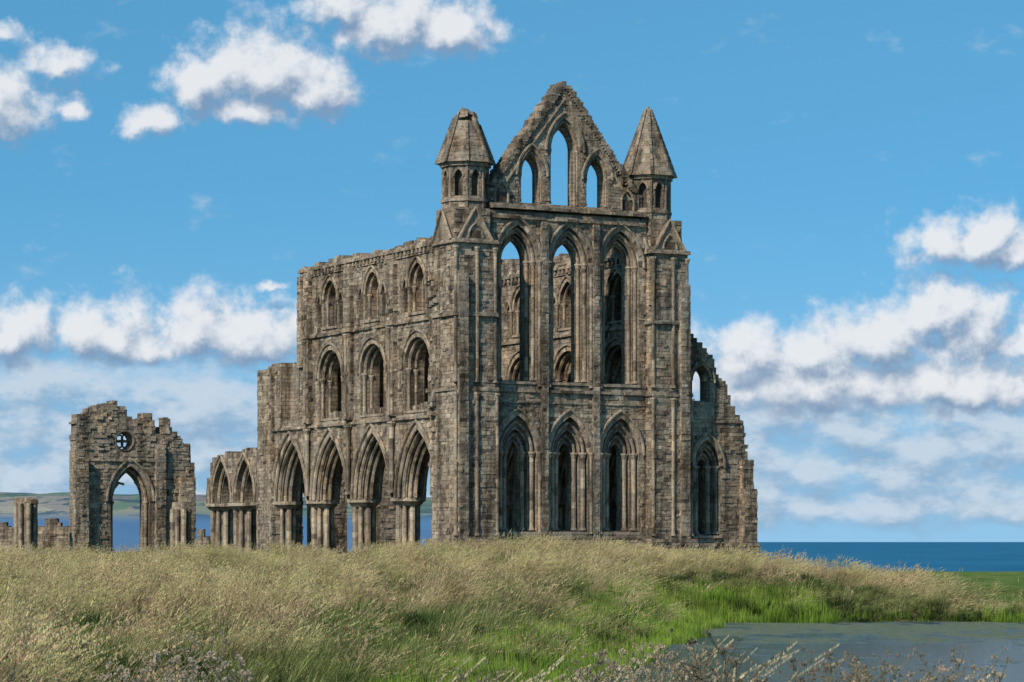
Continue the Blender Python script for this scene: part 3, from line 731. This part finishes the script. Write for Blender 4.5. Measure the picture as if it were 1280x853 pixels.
# reeds
N=36000; yy=rng.uniform(56,119,N); xr=rng.uniform(-5,24,N); p=pond(xr,yy)
k=((p>-1.1)&(p<3.0+1.0*nz(xr,yy,.4))&(yy<108))|((p>-1.2)&(p<3.2)&(yy>=108)&(xr<13.3)&(xr>3))|((p>-.2)&(p<.9)&(yy>=108)&(xr>=13.3)&(rng.random(N)<.3))|((p>-.5)&(p<2.0)&(yy>=108)&(xr>=19.8))
k&=(nz(xr,yy,.5,1.)>-.75)
xr,yy,p=xr[k],yy[k],p[k]; n=len(xr); z=np.maximum(gz(xr,yy),WL-.1)
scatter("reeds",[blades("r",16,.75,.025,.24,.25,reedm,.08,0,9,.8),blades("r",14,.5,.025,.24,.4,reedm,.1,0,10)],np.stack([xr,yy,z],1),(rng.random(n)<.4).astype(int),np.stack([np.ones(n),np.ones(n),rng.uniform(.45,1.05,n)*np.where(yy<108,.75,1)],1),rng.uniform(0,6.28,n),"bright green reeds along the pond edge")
# low weed bushes
P=[];S=[]
spots=[(3.2,122,3.),(14,121,2.6),(-5,75,1.8),(-9,90,2.2),(8.5,124,2.4),(-13,104,2.2),(17,121,1.8),(0,97,1.6),(-17,120,2.2),(-8.5,66,1.3)]
for i in range(56): 
    y=rng.uniform(56,134); spots.append((rng.uniform(-.2,.16)*y,y,rng.uniform(.3,1.0)))
for cx,cy,r in spots:
    for i in range(int(8+24*r)):
        a=rng.uniform(0,6.28); q=r*math.sqrt(rng.random()); x=cx+q*math.cos(a)*1.3; y=cy+q*math.sin(a)
        if pond(x,y)<.6: continue
        P.append((x,y,float(gz(x,y))+.03)); s=rng.uniform(.5,1.05)*(1.2-q/r*.7); S.append((s,s,s))
scatter("weed_shrubs",[blades("w",60,.6,.05,.32,.9,weed,.0,0,21,.7)],P,np.zeros(len(P),int),S,rng.uniform(0,6.28,len(P)),"dark green leafy weeds among the grass")
# foreground thistles (individual plants)
def thistle(seed):
    r=random.Random(seed); V=[];Fc=[];T=[]
    def stem(p0,p1,w):
        b=len(V); d=Vector(p1)-Vector(p0); s=d.cross(Vector((.3,.9,.1))).normalized()*w; u=d.cross(s).normalized()*w
        for p,q in((p0,1.),(p1,.6)):
            for o in(s,u,-s,-u): V.append(tuple(Vector(p)+o*q)); T.append(.35)
        for k in range(4): Fc.append((b+k,b+(k+1)%4,b+4+(k+1)%4,b+4+k))
    def tuft(p,s):
        tt=r.choice((.7,.85,1.))
        for k in range(20):
            a=r.uniform(0,6.28); e=r.uniform(-.5,1.4); d=Vector((math.cos(a)*math.cos(e),math.sin(a)*math.cos(e),math.sin(e)))
            s2=d.cross(Vector((r.random(),r.random(),r.random()))).normalized()*s*.22; q=Vector(p); b=len(V)
            V.extend([tuple(q),tuple(q+d*s+s2),tuple(q+d*s-s2)]); T.extend([.7,tt,tt]); Fc.append((b,b+1,b+2))
    for i in range(8):
        a=r.uniform(0,6.28); l=r.uniform(.03,.42); x,y=l*math.cos(a)+.08,l*math.sin(a); h=r.uniform(.62,1.08)
        mid=(x*.35,y*.35,h*.5); tp=(x,y,h); stem((0,0,0),mid,.006); stem(mid,tp,.004); tuft(tp,.028)
        for j in range(15):
            f=r.uniform(.4,.98); base=Vector(mid).lerp(Vector(tp),(f-.4)/.6); a2=r.uniform(0,6.28); L=r.uniform(.04,.15)
            e=base+Vector((math.cos(a2)*L,math.sin(a2)*L,L*.9)); stem(tuple(base),tuple(e),.0022); tuft(e,r.uniform(.013,.024))
        for j in range(5):
            f=r.uniform(.3,.85); base=Vector((x*f*.6,y*f*.6,h*f)); a2=r.uniform(0,6.28); L=.1; b=len(V); d=Vector((math.cos(a2),math.sin(a2),.3))*L; s=Vector((-d.y,d.x,0))*.13
            V.extend([tuple(base),tuple(base+d*.5+s),tuple(base+d),tuple(base+d*.5-s)]); T.extend([.2]*4); Fc.append((b,b+1,b+2,b+3))
    me=bpy.data.meshes.new("thistle_plant"); me.from_pydata(V,[],Fc); at=me.attributes.new('tip','FLOAT','POINT'); at.data.foreach_set('value',T); me.materials.append(pink); return me
TM=[thistle(i) for i in range(4)]
spots=[]
for a,b,y0,y1,n in((160,300,802,848,9),(580,700,842,858,4),(700,830,812,850,9),(830,960,800,845,9),(960,1090,825,852,6),(1090,1200,810,848,9),(1230,1280,838,854,2),(20,120,846,856,2)):
    for i in range(n): spots.append((R.uniform(a,b),R.uniform(y0,y1)))
for px,py in spots:
    Dd=R.uniform(17,25); zt=CAMZ-(py-HZ)*Dd/FPX; x=(px-640)/FPX*Dd; g0=float(gz(x,Dd)); h=max(.7,zt-g0+.03)
    o=bpy.data.objects.new("thistle_plant",R.choice(TM)); COL.objects.link(o); o.location=(x,Dd,g0-.03); o.rotation_euler=(0,0,R.uniform(0,6.28)); s=h/1.05; o.scale=(s*.8,s*.8,s)
    o['label']="dry thistle plant with pale beige seed heads"; o['category']="plant"; o['group']="thistles by the pond"
P=[];S=[]
for a,b,y0,y1,n in((540,720,808,852,22),(760,980,780,840,20),(100,330,820,852,12),(980,1275,822,852,14),(330,540,838,855,6)):
    for i in range(n):
        px=R.uniform(a,b); py=R.uniform(y0,y1); Dd=R.uniform(18,27); x=(px-640)/FPX*Dd; g0=float(gz(x,Dd)); h=CAMZ-(py-HZ)*Dd/FPX-g0
        P.append((x-.25,Dd,g0)); s=max(.6,h)/1.05; S.append((s*.8,s,s))
scatter("tall_grass_stems",[blades("t",9,.85,.008,.14,.3,plume,.4,1.,31,1.,.024,18),blades("t",7,.85,.007,.1,.35,plume,.6,1.,37,1.3,.022,20)],P,rng.integers(0,2,len(P)),S,rng.uniform(-.6,.6,len(P)),"tall dry arching grass stems")
# ------------------------------------------------------------------ light
az=(-.62,-.785); EL=math.radians(38)
sd=bpy.data.lights.new("sun",'SUN'); sd.energy=4.6; sd.angle=math.radians(.5); sd.color=(1,.925,.81)
so=bpy.data.objects.new("sun",sd); COL.objects.link(so)
dv=Vector((az[0]*math.cos(EL),az[1]*math.cos(EL),math.sin(EL))); so.rotation_euler=dv.to_track_quat('Z','Y').to_euler(); so.location=(-60,40,80)
# ------------------------------------------------------------------ sky
W=bpy.data.worlds.new("World"); scene.world=W; W.use_nodes=True; W.node_tree.nodes.clear(); t=NT(W.node_tree)
blobs=[(425,22,62,40,0),(495,45,82,64,0),(560,50,64,58,0),
(325,108,88,70,0),(255,118,58,44,.05),(395,125,62,50,.05),(310,148,90,36,.15),(188,168,46,32,.1),
(5,155,88,80,.15),(75,98,60,40,.25),(95,158,30,26,.3),(15,62,40,22,.3),
(15,432,66,58,0),(135,428,70,60,0),(180,440,56,40,0),(245,422,60,60,0),(320,428,84,52,0),
(1180,320,60,46,0),(1225,310,48,46,0),(1265,328,56,34,0),
(1165,402,80,60,0),(1215,424,66,66,0),(1100,440,96,62,0),(1010,448,76,48,0),(935,454,74,54,0),(1010,490,150,54,0),(1180,490,150,56,.05),(1280,438,46,50,0),
(340,362,34,14,.4)]
grp=bpy.data.node_groups.new("cloud_field",'ShaderNodeTree')
grp.interface.new_socket('P',in_out='INPUT',socket_type='NodeSocketVector')
for nm in 'FNL': grp.interface.new_socket(nm,in_out='OUTPUT',socket_type='NodeSocketFloat')
G=NT(grp); gi=G.n('NodeGroupInput'); go2=G.n('NodeGroupOutput'); P0=gi.outputs[0]
wn=G.noise(P0,55.,4,.6,True); wn=G.vm('MULTIPLY',G.vm('SUBTRACT',wn,(.5,.5,.5)),(.022,.015,0)); PW=G.vm('ADD',P0,wn)
cur=None
for x,y,rx,ry,off in blobs:
    c=((x-640)/FPX,(HZ-y)/FPX,0); v=G.vm('MULTIPLY',G.vm('SUBTRACT',PW,c),(FPX/rx,FPX/ry,0))
    v=G.vm('MAXIMUM',v,G.vm('MULTIPLY',v,(-1.,-1.8,0)))
    l=G.vm('LENGTH',v)
    if off: l=G.m('ADD',l,off)
    if cur is None: cur=l
    else:
        nd=G.n('ShaderNodeMath',operation='SMOOTH_MIN'); G.l(cur,nd.inputs[0]); G.l(l,nd.inputs[1]); nd.inputs[2].default_value=.12; cur=nd.outputs[0]
f=G.m('SUBTRACT',1.0,cur); f=G.m('MAXIMUM',f,-1.2)
nn=G.m('SUBTRACT',G.noise(P0,85.,7,.6),.5)
G.l(f,go2.inputs[0]); G.l(nn,go2.inputs[1])
q=G.vm('MULTIPLY',P0,(38.,70.,1.)); ln=G.noise(q,1.,7,.58); e=G.sep(P0)[1]
band=G.m('MULTIPLY',G.smooth(e,.074,.055),G.smooth(e,-.004,.012))
G.l(G.m('ADD',G.m('MULTIPLY',G.m('SUBTRACT',ln,.5),3.0),G.m('MULTIPLY_ADD',band,1.1,-.45)),go2.inputs[2])
tc=t.n('ShaderNodeTexCoord').outputs['Generated']; x,y,z=t.sep(t.vm('NORMALIZE',tc))[:3]
A=t.m('ARCTAN2',x,y); E=t.m('ARCSINE',z); PV=t.comb(A,E,0.)
def grpn(v): nd=t.n('ShaderNodeGroup'); nd.node_tree=grp; t.l(v,nd.inputs[0]); return nd.outputs
a=grpn(PV); b=grpn(t.vm('ADD',PV,(-.003,.007,0)))
dens=t.m('MULTIPLY_ADD',a[1],1.9,a[0])
mask=t.smooth(dens,-.3,.55); lmask=t.smooth(a[2],-.2,.85)
df=t.m('SUBTRACT',a[0],b[0]); dn=t.m('SUBTRACT',a[1],b[1])
sh=t.m('MULTIPLY_ADD',dn,1.5,df)
shade=t.smooth(sh,-.55,.5); lsh=t.smooth(t.m('SUBTRACT',a[2],b[2]),-.55,.45)
zz=t.m('MULTIPLY_ADD',t.m('POWER',t.m('MAXIMUM',z,.0005),.8),.75,.25)
sky=t.n('ShaderNodeTexSky',sky_type='NISHITA'); sky.sun_disc=False; sky.sun_elevation=EL; sky.sun_rotation=math.atan2(az[0],az[1])%(2*math.pi); sky.air_density=1.; sky.dust_density=.3; sky.ozone_density=2.
t.l(t.vm('NORMALIZE',t.comb(x,y,zz)),sky.inputs[0])
ST=.12
sc=t.mix(1.,sky.outputs[0],(.68,1.40,1.43,1),'MULTIPLY')
def K(r,g,b): return (r/ST,g/ST,b/ST,1)
sc=t.mix(t.smooth(z,.135,-.02,0.,.8),sc,K(.32,.54,.75))
lc=t.mix(lsh,K(.27,.41,.58),K(.60,.69,.78)); c=t.mix(t.m('MULTIPLY',lmask,.85),sc,lc)
cc=t.mix(shade,K(.22,.33,.49),K(.82,.84,.87)); c=t.mix(t.m('MULTIPLY',mask,.95),c,cc)
bg=t.n('ShaderNodeBackground'); t.l(c,bg.inputs[0]); bg.inputs[1].default_value=ST
wo_=t.n('ShaderNodeOutputWorld'); t.l(bg.outputs[0],wo_.inputs[0])
print("done")
